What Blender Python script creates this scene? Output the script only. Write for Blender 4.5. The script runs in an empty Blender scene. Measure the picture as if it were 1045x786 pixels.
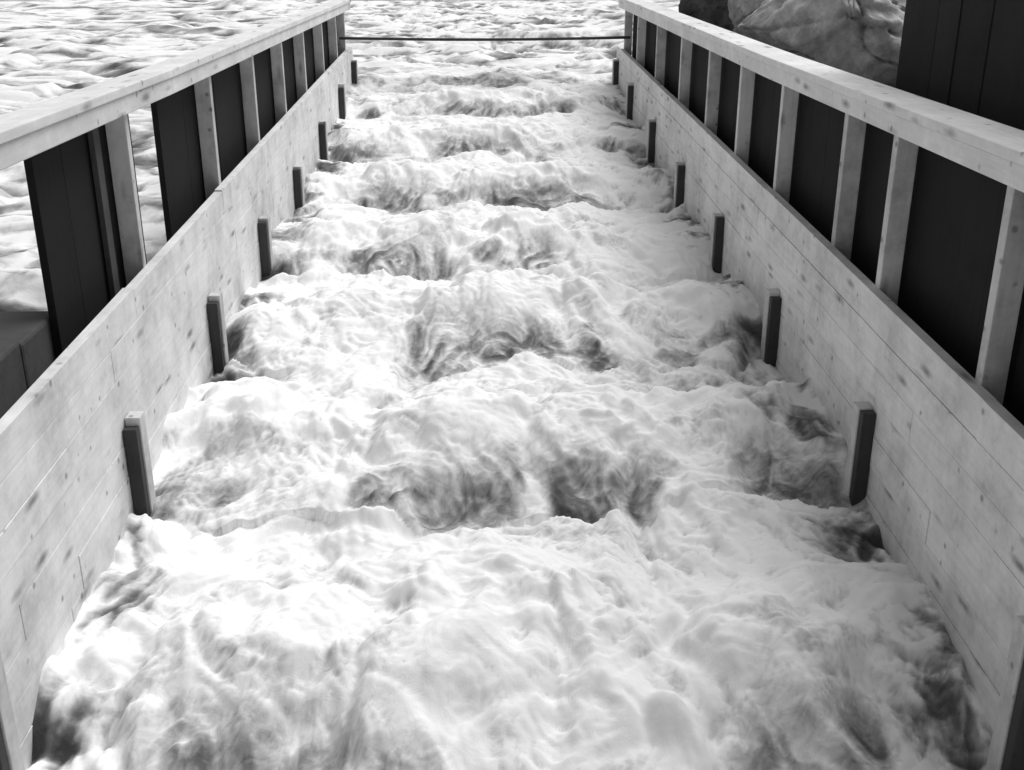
import bpy, bmesh, math, random
import numpy as np
from mathutils import Vector
random.seed(7); RNG=np.random.RandomState(5)
scene=bpy.context.scene
scene.view_settings.view_transform='Standard'; scene.view_settings.look='None'; scene.view_settings.exposure=0

# ---------------- noise ----------------
PERM=RNG.permutation(4096)
ANG=RNG.rand(4096)*2*np.pi
GX=np.cos(ANG);GY=np.sin(ANG)
def pn(x,y,seed=0):
    x=np.asarray(x,float);y=np.asarray(y,float)
    xi=np.floor(x).astype(int);yi=np.floor(y).astype(int)
    xf=x-xi;yf=y-yi
    def h(a,b): return PERM[(PERM[(a+seed*131)&4095]+b)&4095]
    def g(a,b,fx,fy):
        k=h(a,b);return GX[k]*fx+GY[k]*fy
    u=xf*xf*xf*(xf*(xf*6-15)+10);v=yf*yf*yf*(yf*(yf*6-15)+10)
    a=g(xi,yi,xf,yf);b=g(xi+1,yi,xf-1,yf);c=g(xi,yi+1,xf,yf-1);d=g(xi+1,yi+1,xf-1,yf-1)
    return ((a+(b-a)*u)+((c+(d-c)*u)-(a+(b-a)*u))*v)*1.5
def fbm(x,y,o=4,seed=0,r=.5):
    s=0;a=1;f=1
    for i in range(o):
        s=s+a*pn(x*f+i*17.3,y*f-i*9.1,seed+i);a*=r;f*=2.03
    return s
def ridge(x,y,o=3,seed=0):
    s=0;a=1;f=1
    for i in range(o):
        q=pn(x*f+i*7.3,y*f+i*3.1,seed+i)
        s=s+a*(1-2*np.sqrt(q*q+.006));a*=.5;f*=2.1
    return s/1.75
def ss(a,b,x):
    t=np.clip((x-a)/(b-a),0,1);return t*t*(3-2*t)

# ---------------- materials ----------------
def newmat(name):
    m=bpy.data.materials.new(name);m.use_nodes=True
    nt=m.node_tree;b=nt.nodes['Principled BSDF'];return m,nt,b
def N(nt,t,**k):
    n=nt.nodes.new(t)
    for a,v in k.items(): setattr(n,a,v)
    return n
def ramp(nt,src,pts):
    r=N(nt,'ShaderNodeValToRGB');e=r.color_ramp.elements
    while len(e)<len(pts): e.new(.5)
    for i,(p,c) in enumerate(pts):
        e[i].position=p;e[i].color=(c,c,c,1)
    nt.links.new(src,r.inputs[0]);return r.outputs[0]
def math_(nt,op,a,b=None,clamp=False):
    n=N(nt,'ShaderNodeMath',operation=op,use_clamp=clamp)
    for i,v in enumerate((a,b)):
        if v is None: continue
        if isinstance(v,(int,float)): n.inputs[i].default_value=v
        else: nt.links.new(v,n.inputs[i])
    return n.outputs[0]
def wood(name,base,dark,axis='Y',knots=True,var=.35,rough=.75,stain=.5):
    m,nt,b=newmat(name);L=nt.links.new
    tc=N(nt,'ShaderNodeTexCoord');at=N(nt,'ShaderNodeAttribute',attribute_name='tone')
    off=N(nt,'ShaderNodeVectorMath',operation='MULTIPLY_ADD')
    L(at.outputs['Color'],off.inputs[0]);off.inputs[1].default_value=(37,53,71);L(tc.outputs['Object'],off.inputs[2])
    mp=N(nt,'ShaderNodeMapping');L(off.outputs[0],mp.inputs[0])
    s={'X':(1.2,14,14),'Y':(14,1.2,14),'Z':(14,14,1.2)}[axis];mp.inputs['Scale'].default_value=s
    n1=N(nt,'ShaderNodeTexNoise');n1.inputs['Scale'].default_value=3.2;n1.inputs['Detail'].default_value=4;n1.inputs['Distortion'].default_value=.5
    L(mp.outputs[0],n1.inputs['Vector'])
    grain=ramp(nt,n1.outputs[0],[(.28,.86),(.5,.96),(.75,1.0)])
    n2=N(nt,'ShaderNodeTexNoise');n2.inputs['Scale'].default_value=2.6;n2.inputs['Detail'].default_value=5;n2.inputs['Roughness'].default_value=.75
    L(tc.outputs['Object'],n2.inputs['Vector'])
    st=ramp(nt,n2.outputs[0],[(.32,1-stain),(.5,.86),(.62,1)])
    col=math_(nt,'MULTIPLY',grain,st)
    tn=math_(nt,'MULTIPLY_ADD',at.outputs['Fac'],var);tn.node.inputs[2].default_value=1-var*.6
    col=math_(nt,'MULTIPLY',col,tn)
    if knots:
        vm=N(nt,'ShaderNodeMapping');L(off.outputs[0],vm.inputs[0])
        vs={'X':(2.4,9,9),'Y':(9,2.4,9),'Z':(9,9,2.4)}[axis];vm.inputs['Scale'].default_value=vs
        v=N(nt,'ShaderNodeTexVoronoi');v.inputs['Scale'].default_value=1.0;L(vm.outputs[0],v.inputs['Vector'])
        thr=math_(nt,'MULTIPLY',n2.outputs[0],.22)
        kd=math_(nt,'ADD',v.outputs['Distance'],thr)
        k=ramp(nt,kd,[(.15,.25),(.21,.58),(.31,1)])
        col=math_(nt,'MULTIPLY',col,k)
        v2=N(nt,'ShaderNodeTexVoronoi');v2.inputs['Scale'].default_value=9;L(off.outputs[0],v2.inputs['Vector'])
        kd2=math_(nt,'ADD',v2.outputs['Distance'],thr)
        k2=ramp(nt,kd2,[(.16,.35),(.25,1)])
        col=math_(nt,'MULTIPLY',col,k2)
    col=math_(nt,'MULTIPLY_ADD',col,base-dark);col.node.inputs[2].default_value=dark
    L(col,b.inputs['Base Color'])
    b.inputs['Roughness'].default_value=rough;b.inputs['Specular IOR Level'].default_value=.2
    bp=N(nt,'ShaderNodeBump');bp.inputs['Strength'].default_value=.3;bp.inputs['Distance'].default_value=.003
    L(n1.outputs[0],bp.inputs['Height']);L(bp.outputs[0],b.inputs['Normal'])
    return m
M_wallwood=wood('fresh_plank',.82,.12,'Y',var=.13,stain=.42)
M_rail=wood('rail_plank',.82,.14,'Y',var=.12,stain=.26)
M_post=wood('post_timber',.66,.10,'Z',var=.2)
M_cross=wood('cross_timber',.6,.1,'X')
M_wet_shade=wood('wet_shaded_timber',.05,.015,'Z',knots=False,rough=.5)  # wet wood tone, with the shade on the posts' front faces painted in
M_dark=wood('creosote_shade_plank',.012,.003,'Z',knots=False,var=.5,rough=.85)  # creosote tone; doubles as painted darkness of the void behind the right railing
M_dark2=wood('weathered_dark_plank',.024,.007,'Z',knots=False,var=.5,rough=.85)
M_batten=wood('weathered_batten',.085,.02,'Z',knots=False,rough=.85)
M_stub=wood('weathered_timber',.10,.02,'X',knots=False,rough=.8)

def rockmat(name,lo,hi,sc):
    m,nt,b=newmat(name);L=nt.links.new
    tc=N(nt,'ShaderNodeTexCoord')
    n=N(nt,'ShaderNodeTexNoise');n.inputs['Scale'].default_value=sc;n.inputs['Detail'].default_value=8;n.inputs['Roughness'].default_value=.72
    L(tc.outputs['Object'],n.inputs['Vector'])
    c=ramp(nt,n.outputs[0],[(.36,lo),(.5,(lo+hi)/2),(.62,hi)])
    L(c,b.inputs['Base Color']);b.inputs['Roughness'].default_value=.9
    bp=N(nt,'ShaderNodeBump');bp.inputs['Strength'].default_value=.7;bp.inputs['Distance'].default_value=.05
    L(n.outputs[0],bp.inputs['Height']);L(bp.outputs[0],b.inputs['Normal'])
    return m
M_rock=rockmat('pale_rock',.34,.72,5);M_rockd=rockmat('dark_rock',.03,.13,4);M_bank=rockmat('bank_gravel',.01,.05,9)

# ---------------- box-assembly helper ----------------
class Boxes:
    def __init__(s): s.v=[];s.f=[];s.t=[]
    def hexa(s,c,tone=None):
        o=len(s.v);s.v+=c
        for q in ((3,2,1,0),(4,5,6,7),(0,1,5,4),(1,2,6,5),(2,3,7,6),(3,0,4,7)): s.f.append([o+i for i in q])
        t=(random.random(),random.random(),random.random()) if tone is None else tone
        s.t+=[t]*8
    def box(s,x0,x1,y0,y1,z0,z1,sl=None,tone=None):
        f=sl or (lambda y:0)
        s.hexa([(x0,y0,z0+f(y0)),(x1,y0,z0+f(y0)),(x1,y1,z0+f(y1)),(x0,y1,z0+f(y1)),
                (x0,y0,z1+f(y0)),(x1,y0,z1+f(y0)),(x1,y1,z1+f(y1)),(x0,y1,z1+f(y1))],tone)
    def make(s,name,mat,bevel=.003,parent=None):
        me=bpy.data.meshes.new(name);me.from_pydata(s.v,[],s.f);me.update()
        ca=me.color_attributes.new('tone','FLOAT_COLOR','POINT')
        for i,t in enumerate(s.t): ca.data[i].color=(t[0],t[1],t[2],1)
        ob=bpy.data.objects.new(name,me);scene.collection.objects.link(ob);me.materials.append(mat)
        if bevel:
            b=ob.modifiers.new('b','BEVEL');b.width=bevel;b.segments=2;b.limit_method='ANGLE'
        if parent: ob.parent=parent
        return ob
def empty(name):
    e=bpy.data.objects.new(name,None);scene.collection.objects.link(e);return e

XL,XR=-1.465,1.63
YN,YF=-1.5,13.75
YB=[1.15,2.66,4.22,5.78,7.32,8.86,10.46,12.1,13.46]
ZB=[-1.92,-1.89,-1.865,-1.85,-1.80,-1.755,-1.66,-1.54,-1.43]
ztop=lambda y:-1.44+.0135*(y-3)
zrailL=lambda y: float(np.interp(y,[-2,3.5,4.9,13,14],[-.60,-.67,-.735,-.875,-.89]))
zrailR=lambda y: float(np.interp(y,[-2,3.3,6.3,12.8,14],[-.68,-.735,-.795,-.855,-.87]))

def plank_wall(name,xin,side):
    root=empty(name)
    B=Boxes();th=.045;hgt=.135;nrow=14
    for r in range(nrow):
        z1=-r*(hgt+.0016);z0=z1-hgt
        y=YN-random.uniform(0,1.5)
        while y<YF:
            l=random.choice([1.8,2.4,3.0,3.6]);y1=min(y+l,YF)
            if YF-y1<.5: y1=YF
            y0=max(y,YN)
            if y1>YN+.05:
                x=xin+side*random.uniform(0,.004)
                xa,xb=sorted((x,x+side*th))
                dz=random.uniform(-.006,.010) if r==0 else random.uniform(-.0006,.0006)
                B.box(xa,xb,y0,y1-.002,z0,z1+dz,sl=ztop)
            y=y1
            if y1>=YF: break
    B.make('planking',M_wallwood,.002,root)
    G=Boxes();D=Boxes()
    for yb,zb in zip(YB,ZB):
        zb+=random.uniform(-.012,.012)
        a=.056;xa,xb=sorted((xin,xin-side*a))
        D.box(xa,xb,yb,yb+.045,-3.1,zb-random.uniform(0,.03))  # added dark plate: shaded camera-facing side of the post, put into colour
        xa,xb=sorted((xin,xin-side*(a+.006)))
        G.box(xa,xb,yb+.047,yb+.12,-3.1,zb+.006)
    D.make('baffle_shade_plate',M_wet_shade,.003,root);G.make('baffle_guide',M_post,.004,root)
    return root
plank_wall('plank_flume_wall',XL,-1)
plank_wall('plank_flume_wall',XR,1)

# ---------------- railings ----------------
def railing(name,xin,side,zr,posts,width,dark_spans,xp):
    root=empty(name)
    P=Boxes()
    for y in posts:
        xa,xb=sorted((xin+side*.047,xin+side*.135))
        w=random.uniform(.048,.062)
        P.box(xa,xb,y,y+w,-2.9,zr(y)+.002)
    P.make('posts',M_post,.004,root)
    R=Boxes()
    cuts=[YN,1.2,5.6,9.4,YF] if side<0 else [YN,2.1,6.6,10.3,YF]
    for a,b in zip(cuts,cuts[1:]):
        xa,xb=sorted((xin+side*.005,xin+side*.046))
        R.box(xa,xb,a,b-.003,.0,.078,sl=zr)
        xa,xb=sorted((xin-side*.008,xin+side*width))
        R.box(xa,xb,a,b-.003,.080,.118,sl=zr)
    R.make('rail',M_rail,.005,root)
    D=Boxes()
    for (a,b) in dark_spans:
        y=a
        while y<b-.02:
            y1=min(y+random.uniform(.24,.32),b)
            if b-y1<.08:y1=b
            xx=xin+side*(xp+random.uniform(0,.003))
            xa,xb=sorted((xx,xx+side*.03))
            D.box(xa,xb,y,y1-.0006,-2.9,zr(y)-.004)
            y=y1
    D.make('sheathing_void_fill',M_dark,0,root)
    if side<0:
        T=Boxes();T.box(xin-.137,xin-.112,4.70,4.775,-2.9,zr(4.7)-.01);T.make('batten',M_batten,.003,root)
    return root
railing('timber_railing',XL,-1,zrailL,[-.3,2.2,4.93,6.55,7.85,9.05,10.2,11.45,12.6,13.4],.15,[(-1.2,1.8),(4.10,5.30),(5.78,6.67),(6.74,13.5)],.14)
railing('timber_railing',XR,1,zrailR,[-.5,1.2,2.4,3.46,4.5,5.15,6.30,7.35,8.4,9.6,10.95,12.3,13.4],.195,[(-1.2,13.5)],.15)  # dark planks along this side stand in for the unlit void behind it

B=Boxes();B.box(XL-.16,XR+.2,13.62,13.74,-.782,-.69);B.make('cross_beam',M_cross,.004)
cu=bpy.data.curves.new('iron_tie_rod','CURVE');cu.dimensions='3D';sp=cu.splines.new('POLY');sp.points.add(12)
for i in range(13):
    t=i/12;sp.points[i].co=(XL-.1+(XR-XL+.2)*t,13.3,-1.165-.02*math.sin(math.pi*t),1)
cu.bevel_depth=.016
rod=bpy.data.objects.new('iron_tie_rod',cu);scene.collection.objects.link(rod)
m,nt,b=newmat('iron');b.inputs['Base Color'].default_value=(.03,.03,.03,1);b.inputs['Roughness'].default_value=.6;cu.materials.append(m)

root=empty('timber_crib')
B=Boxes()
B.box(-2.35,-1.64,3.45,3.82,-3.0,-1.36);B.box(-2.35,-1.64,3.825,4.2,-3.0,-1.375)
B.make('crib_timbers',M_stub,.014,root)
B=Boxes();B.box(-1.95,-1.66,4.24,4.50,-3.0,-1.62);B.make('crib_post',M_dark2,.008,root)

root=empty('plank_bulkhead')
B=Boxes()
y=1.2
while y<5.9:
    y1=min(y+random.uniform(.24,.34),5.95)
    x=2.16+random.uniform(0,.012)
    B.box(x,x+.05,y,y1-.002,-2.6,.55+random.uniform(-.03,.03));y=y1
x=2.22
while x<5:
    x1=x+random.uniform(.24,.34)
    B.box(x,x1-.004,5.9+random.uniform(0,.01),5.95,-2.6,.55);B.box(x,x1-.004,1.2,1.25+random.uniform(0,.01),-2.6,.55);x=x1
B.make('sheeting',M_dark2,.003,root)
B=Boxes();B.box(2.10,2.155,1.2,5.9,-.18,-.06);B.box(2.2,5,1.3,5.88,.40,.50);B.make('waler',M_dark2,.006,root)

# ---------------- rocks ----------------
def rock(name,c,r,mat,seed,rot=(0,0,0)):
    bm=bmesh.new();bmesh.ops.create_icosphere(bm,subdivisions=6,radius=1)
    rs=np.random.RandomState(seed);pl=[(Vector(rs.normal(size=3)).normalized(),rs.uniform(.6,.9)) for _ in range(20)]
    co=np.array([v.co[:] for v in bm.verts])
    n1=fbm(co[:,0]*1.3+seed,co[:,1]*1.3+co[:,2]*.9,5,seed)*.14+fbm(co[:,2]*6+seed,co[:,0]*6-co[:,1]*5,3,seed+3)*.035
    q=np.abs(pn(co[:,0]*1.1+seed*3,co[:,1]*.6+co[:,2]*1.7,seed+9));n1-=.10*np.exp(-(q/.02)**2)
    for v,d in zip(bm.verts,n1):
        p=v.co.copy()
        for n,k in pl:
            e=p.dot(n)-k
            if e>0:p-=n*e*.95
        p*=1+d;v.co=Vector((p.x*r[0],p.y*r[1],p.z*r[2]))
    me=bpy.data.meshes.new(name);bm.to_mesh(me);bm.free()
    for p in me.polygons:p.use_smooth=True
    ob=bpy.data.objects.new(name,me);scene.collection.objects.link(ob);me.materials.append(mat);ob.location=c;ob.rotation_euler=rot
    return ob
rock('boulder',(2.98,9.2,-.74),(.92,1.15,.80),M_rock,3,(0,.35,.2))
rock('boulder',(2.30,11.3,-.85),(.46,.6,.58),M_rockd,8)
rock('boulder',(2.62,10.7,-.52),(.36,.4,.52),M_rock,12,(0,.3,0))
rock('boulder',(3.9,8.4,-.8),(.7,.9,.7),M_rock,15)
rock('boulder',(4.6,10.8,-.8),(1.3,1.2,.9),M_rockd,21)
rock('boulder',(-5.6,11.6,-2.0),(.35,.3,.3),M_rockd,31)
rock('boulder',(-4.4,7.6,-2.12),(.16,.12,.14),M_rockd,33)

# ---------------- water ----------------
BY=np.array([-6,2.9,4.2,5.8,7.3,8.85,10.4,12.1,13.5,15,60]);BZ=np.array([-3.0,-2.46,-2.27,-2.20,-2.15,-2.08,-1.99,-1.86,-1.70,-1.62,-1.6])
YBB=np.array([-3.2,-1.7,-.2]+YB+[15.0,16.5])
def phase(Y):
    k=np.clip(np.searchsorted(YBB,Y,side='right')-1,0,len(YBB)-2)
    return (Y-YBB[k])/(YBB[k+1]-YBB[k]),k
def lic(X,Y,fx,fy,base,curl,cs,seed,n=9,ds=.022):
    """noise smeared along a swirling flow (long-exposure water)"""
    acc=0
    for sgn in (1,-1):
        x=X.copy();y=Y.copy()
        for i in range(n):
            e=.02
            p0=pn(x*cs,y*cs,seed)+.5*pn(x*cs*2.3,y*cs*2.3,seed+1)
            px=pn((x+e)*cs,y*cs,seed)+.5*pn((x+e)*cs*2.3,y*cs*2.3,seed+1)
            py=pn(x*cs,(y+e)*cs,seed)+.5*pn(x*cs*2.3,(y+e)*cs*2.3,seed+1)
            vx=(py-p0)/e*curl;vy=-(px-p0)/e*curl-base
            l=np.sqrt(vx*vx+vy*vy)+.15
            x=x+sgn*vx/l*ds;y=y+sgn*vy/l*ds
            acc=acc+pn(x*fx,y*fy,seed+5)+.6*pn(x*fx*2.1,y*fy*2.1,seed+6)
    return acc/(2*n)
def flume(X,Y):
    base=np.interp(Y,BY,BZ)
    xc=(X-.08)/1.55
    wx=fbm(X*1.3,Y*1.0,3,40)*.22;wy=fbm(X*1.3+9,Y*1.0+4,3,50)*.22
    bend=.06*(1-xc**2)+.11*pn(X*1.9,Y*.4,60)+.05*pn(X*6,Y*2,62)
    Yp=Y+wy*.65+bend
    s,k=phase(Yp)
    g0=pn(X*1.5+k*5.7,k*3.3+.5,61)*1.1+.6*fbm(X*4+k*2.7,Y*3,2,63)+.78*np.exp(-((X-.05)/.72)**2)
    gate=ss(-.10,.62,g0)
    rise=ss(0,.38,s)*(1-ss(.36,1.0,s))
    nearf=np.interp(Y,[3,9,13.5],[1.2,.95,.65])
    h=base+(rise*.21-.068)*(.45+.55*gate)*nearf+.05*(1-xc**2)
    Xw=X+wx;Yw=Y+wy
    lum=fbm(Xw*2.1,Yw*1.8,3,70)
    rd=ridge(Xw*3.0+lum*.5,Yw*2.6+lum*.4,3,80)
    L1=lic(X,Y,13,13,1.3,.7,1.3,300)
    L2=lic(X,Y,32,32,1.4,.7,2.2,320,6,.012)
    L3=lic(X,Y,60,60,1.4,.6,3.0,340,4,.007)
    h=h+nearf*(.07*lum+.018*rd+.032*L1+.010*L2+.004*L3)
    chute=gate*ss(-.06,.04,s)*(1-ss(.10,.32,s))
    blot=fbm(Xw*1.9+3,Yw*2.1,4,110,.6)
    edge=ss(.74,1.0,np.abs(xc))
    f=1.10+.30*blot+.55*L1+.42*L2+.25*L3+.18*lum-chute*(.60+1.7*L1+.8*L2+.5*blot)-edge*(.20-.7*blot-.6*L1)
    dk=ss(.34,.70,pn(X*1.5+31,Y*1.5+7,130)+.5*L1+.2*blot)
    f=f-.22*dk
    return h,f
def river(X,Y):
    dist=np.hypot(X,Y);att=1/(1+(dist/45)**2)
    base=np.interp(Y,[-40,3,12,16],[-3.2,-2.35,-1.82,-1.62])
    base=np.where((X>-1.7)&(X<1.9),np.interp(Y,[12,14,18],[-1.7,-1.66,-1.62]),base)
    wx=fbm(X*.5,Y*.6,3,140)*.7;wy=fbm(X*.6,Y*.7,3,145)*.6
    l=fbm(X*.7+wx,Y*1.1+wy,4,150,.55);r=ridge(X*1.3+wx,Y*2.0+wy,4,160)
    g=fbm(X*2.4+wx*2,Y*4.2+wy*2,4,180,.6)
    h=base+att*(.11*l+.055*r+.025*g)
    f=.82+.36*fbm(X*.8+wx,Y*1.3+wy,4,170,.6)+.40*(r-.5)+.68*g
    return h,f
def allw(X,Y):
    hf,ff=flume(X,Y);hr,fr=river(X,Y)
    w=ss(12.8,14.8,Y);w2=ss(12.0,16,Y)
    return hf*(1-w)+hr*w, ff*(1-w2)+fr*w2

def water_mat():
    m,nt,b=newmat('aerated_water');L=nt.links.new
    tc=N(nt,'ShaderNodeTexCoord');at=N(nt,'ShaderNodeAttribute',attribute_name='foam')
    n=N(nt,'ShaderNodeTexNoise');n.inputs['Scale'].default_value=14;n.inputs['Detail'].default_value=4;n.inputs['Roughness'].default_value=.65;n.inputs['Distortion'].default_value=.8;L(tc.outputs['Object'],n.inputs['Vector'])
    a=math_(nt,'SUBTRACT',n.outputs[0],.5);a=math_(nt,'MULTIPLY',a,.5)
    f=math_(nt,'ADD',a,at.outputs['Fac'])
    c=ramp(nt,f,[(.0,.05),(.3,.15),(.55,.36),(.8,.66),(1.0,.88)])
    L(c,b.inputs['Base Color'])
    r=ramp(nt,f,[(.2,.5),(.7,1)]);L(r,b.inputs['Roughness']);b.inputs['IOR'].default_value=1.33
    b.inputs['Specular IOR Level'].default_value=.3
    bp=N(nt,'ShaderNodeBump');bp.inputs['Strength'].default_value=.35;bp.inputs['Distance'].default_value=.012
    L(n.outputs[0],bp.inputs['Height']);L(bp.outputs[0],b.inputs['Normal'])
    return m
M_water=water_mat()
def grid(name,xs,ys,fn,keep=None,mat=M_water):
    X,Y=np.meshgrid(xs,ys);h,f=fn(X,Y);nx=len(xs);ny=len(ys)
    co=np.stack([X,Y,h],-1).reshape(-1,3)
    i=np.arange(nx*ny).reshape(ny,nx)
    q=np.stack([i[:-1,:-1],i[:-1,1:],i[1:,1:],i[1:,:-1]],-1).reshape(-1,4)
    if keep is not None:
        cx=(X[:-1,:-1]+X[1:,1:])/2;cy=(Y[:-1,:-1]+Y[1:,1:])/2
        q=q[keep(cx,cy).reshape(-1)]
    me=bpy.data.meshes.new(name)
    me.vertices.add(len(co));me.vertices.foreach_set('co',co.ravel())
    me.loops.add(q.size);me.loops.foreach_set('vertex_index',q.ravel().astype(np.int32))
    me.polygons.add(len(q));me.polygons.foreach_set('loop_start',np.arange(0,q.size,4,dtype=np.int32));me.polygons.foreach_set('loop_total',np.full(len(q),4,dtype=np.int32))
    me.polygons.foreach_set('use_smooth',np.ones(len(q),bool))
    me.update(calc_edges=True)
    at=me.attributes.new('foam','FLOAT','POINT');at.data.foreach_set('value',np.clip(f,0,1.3).ravel().astype(np.float32))
    me.materials.append(mat)
    ob=bpy.data.objects.new(name,me);scene.collection.objects.link(ob);return ob
ys=np.concatenate([np.arange(-1.5,2.4,.05),np.arange(2.4,7,.009),np.arange(7,14.05,.016)])
grid('rushing_flume_water',np.linspace(XL-.01,XR+.01,350),ys,allw)
def geo(a,b,d0,g):
    o=[a];d=d0
    while o[-1]<b:o.append(o[-1]+d);d*=g
    return np.array(o)
xl=-geo(1.56,500,.03,1.03)[::-1];xm=np.linspace(-1.5,1.66,90);xr=geo(1.72,500,.06,1.07)
yy=np.concatenate([-geo(2,500,.3,1.2)[::-1],np.arange(-1.9,3,.15),np.arange(3,14,.04),geo(14.0,600,.035,1.01)])
def rv(X,Y):
    h,f=river(X,Y);k=(X>-1.56)&(X<1.72)
    cols=np.where(k[0])[0];rows=np.where((Y[:,0]>13.5)&(Y[:,0]<18))[0]
    sl=np.ix_(rows,cols);ha,fa=allw(X[sl],Y[sl]);h[sl]=ha;f[sl]=fa
    return h-.004,f
grid('river',np.concatenate([xl,xm,xr]),yy,rv,keep=lambda x,y:~((x>-1.56)&(x<1.72)&(y<13.99)))
def bank(X,Y):
    h=-2.6+1.45*ss(1.9,2.9,X)*(1-ss(12,16,Y))*ss(-14,-4,Y)+.3*ss(4,12,X)
    h=h+.12*fbm(X*.9,Y*.9,5,200)
    h=h-1.2*ss(16,22,Y)-1.2*(1-ss(-22,-14,Y))-2*ss(40,60,X)
    return h,X*0
grid('river_bank',np.concatenate([np.arange(1.85,8,.1),geo(8,70,.2,1.1)]),np.arange(-25,25,.12),bank,mat=M_bank)

# ---------------- light ----------------
S=Vector((.45,.45,1.0)).normalized()
el=math.asin(S.z);az=math.atan2(S.x,S.y)
w=bpy.data.worlds.new('World');scene.world=w;w.use_nodes=True;nt=w.node_tree
sky=nt.nodes.new('ShaderNodeTexSky');sky.sky_type='NISHITA';sky.sun_disc=False;sky.sun_elevation=el;sky.sun_rotation=az
bw=nt.nodes.new('ShaderNodeRGBToBW');nt.links.new(sky.outputs[0],bw.inputs[0])
bg=nt.nodes['Background'];nt.links.new(bw.outputs[0],bg.inputs[0]);bg.inputs[1].default_value=.15
ld=bpy.data.lights.new('sun','SUN');ld.energy=2.7;ld.angle=math.radians(42);ld.color=(1,1,1)
lo=bpy.data.objects.new('sun',ld);scene.collection.objects.link(lo);lo.rotation_euler=(-S).to_track_quat('-Z','Y').to_euler()
# ---------------- camera ----------------
cd=bpy.data.cameras.new('camera');cam=bpy.data.objects.new('camera',cd);scene.collection.objects.link(cam)
cd.sensor_width=36;cd.lens=39.6;cd.clip_end=2000;cd.clip_start=.05
cam.location=(0,0,0);cam.rotation_euler=(math.radians(90-22.14),0,math.radians(-1.66))
scene.camera=cam
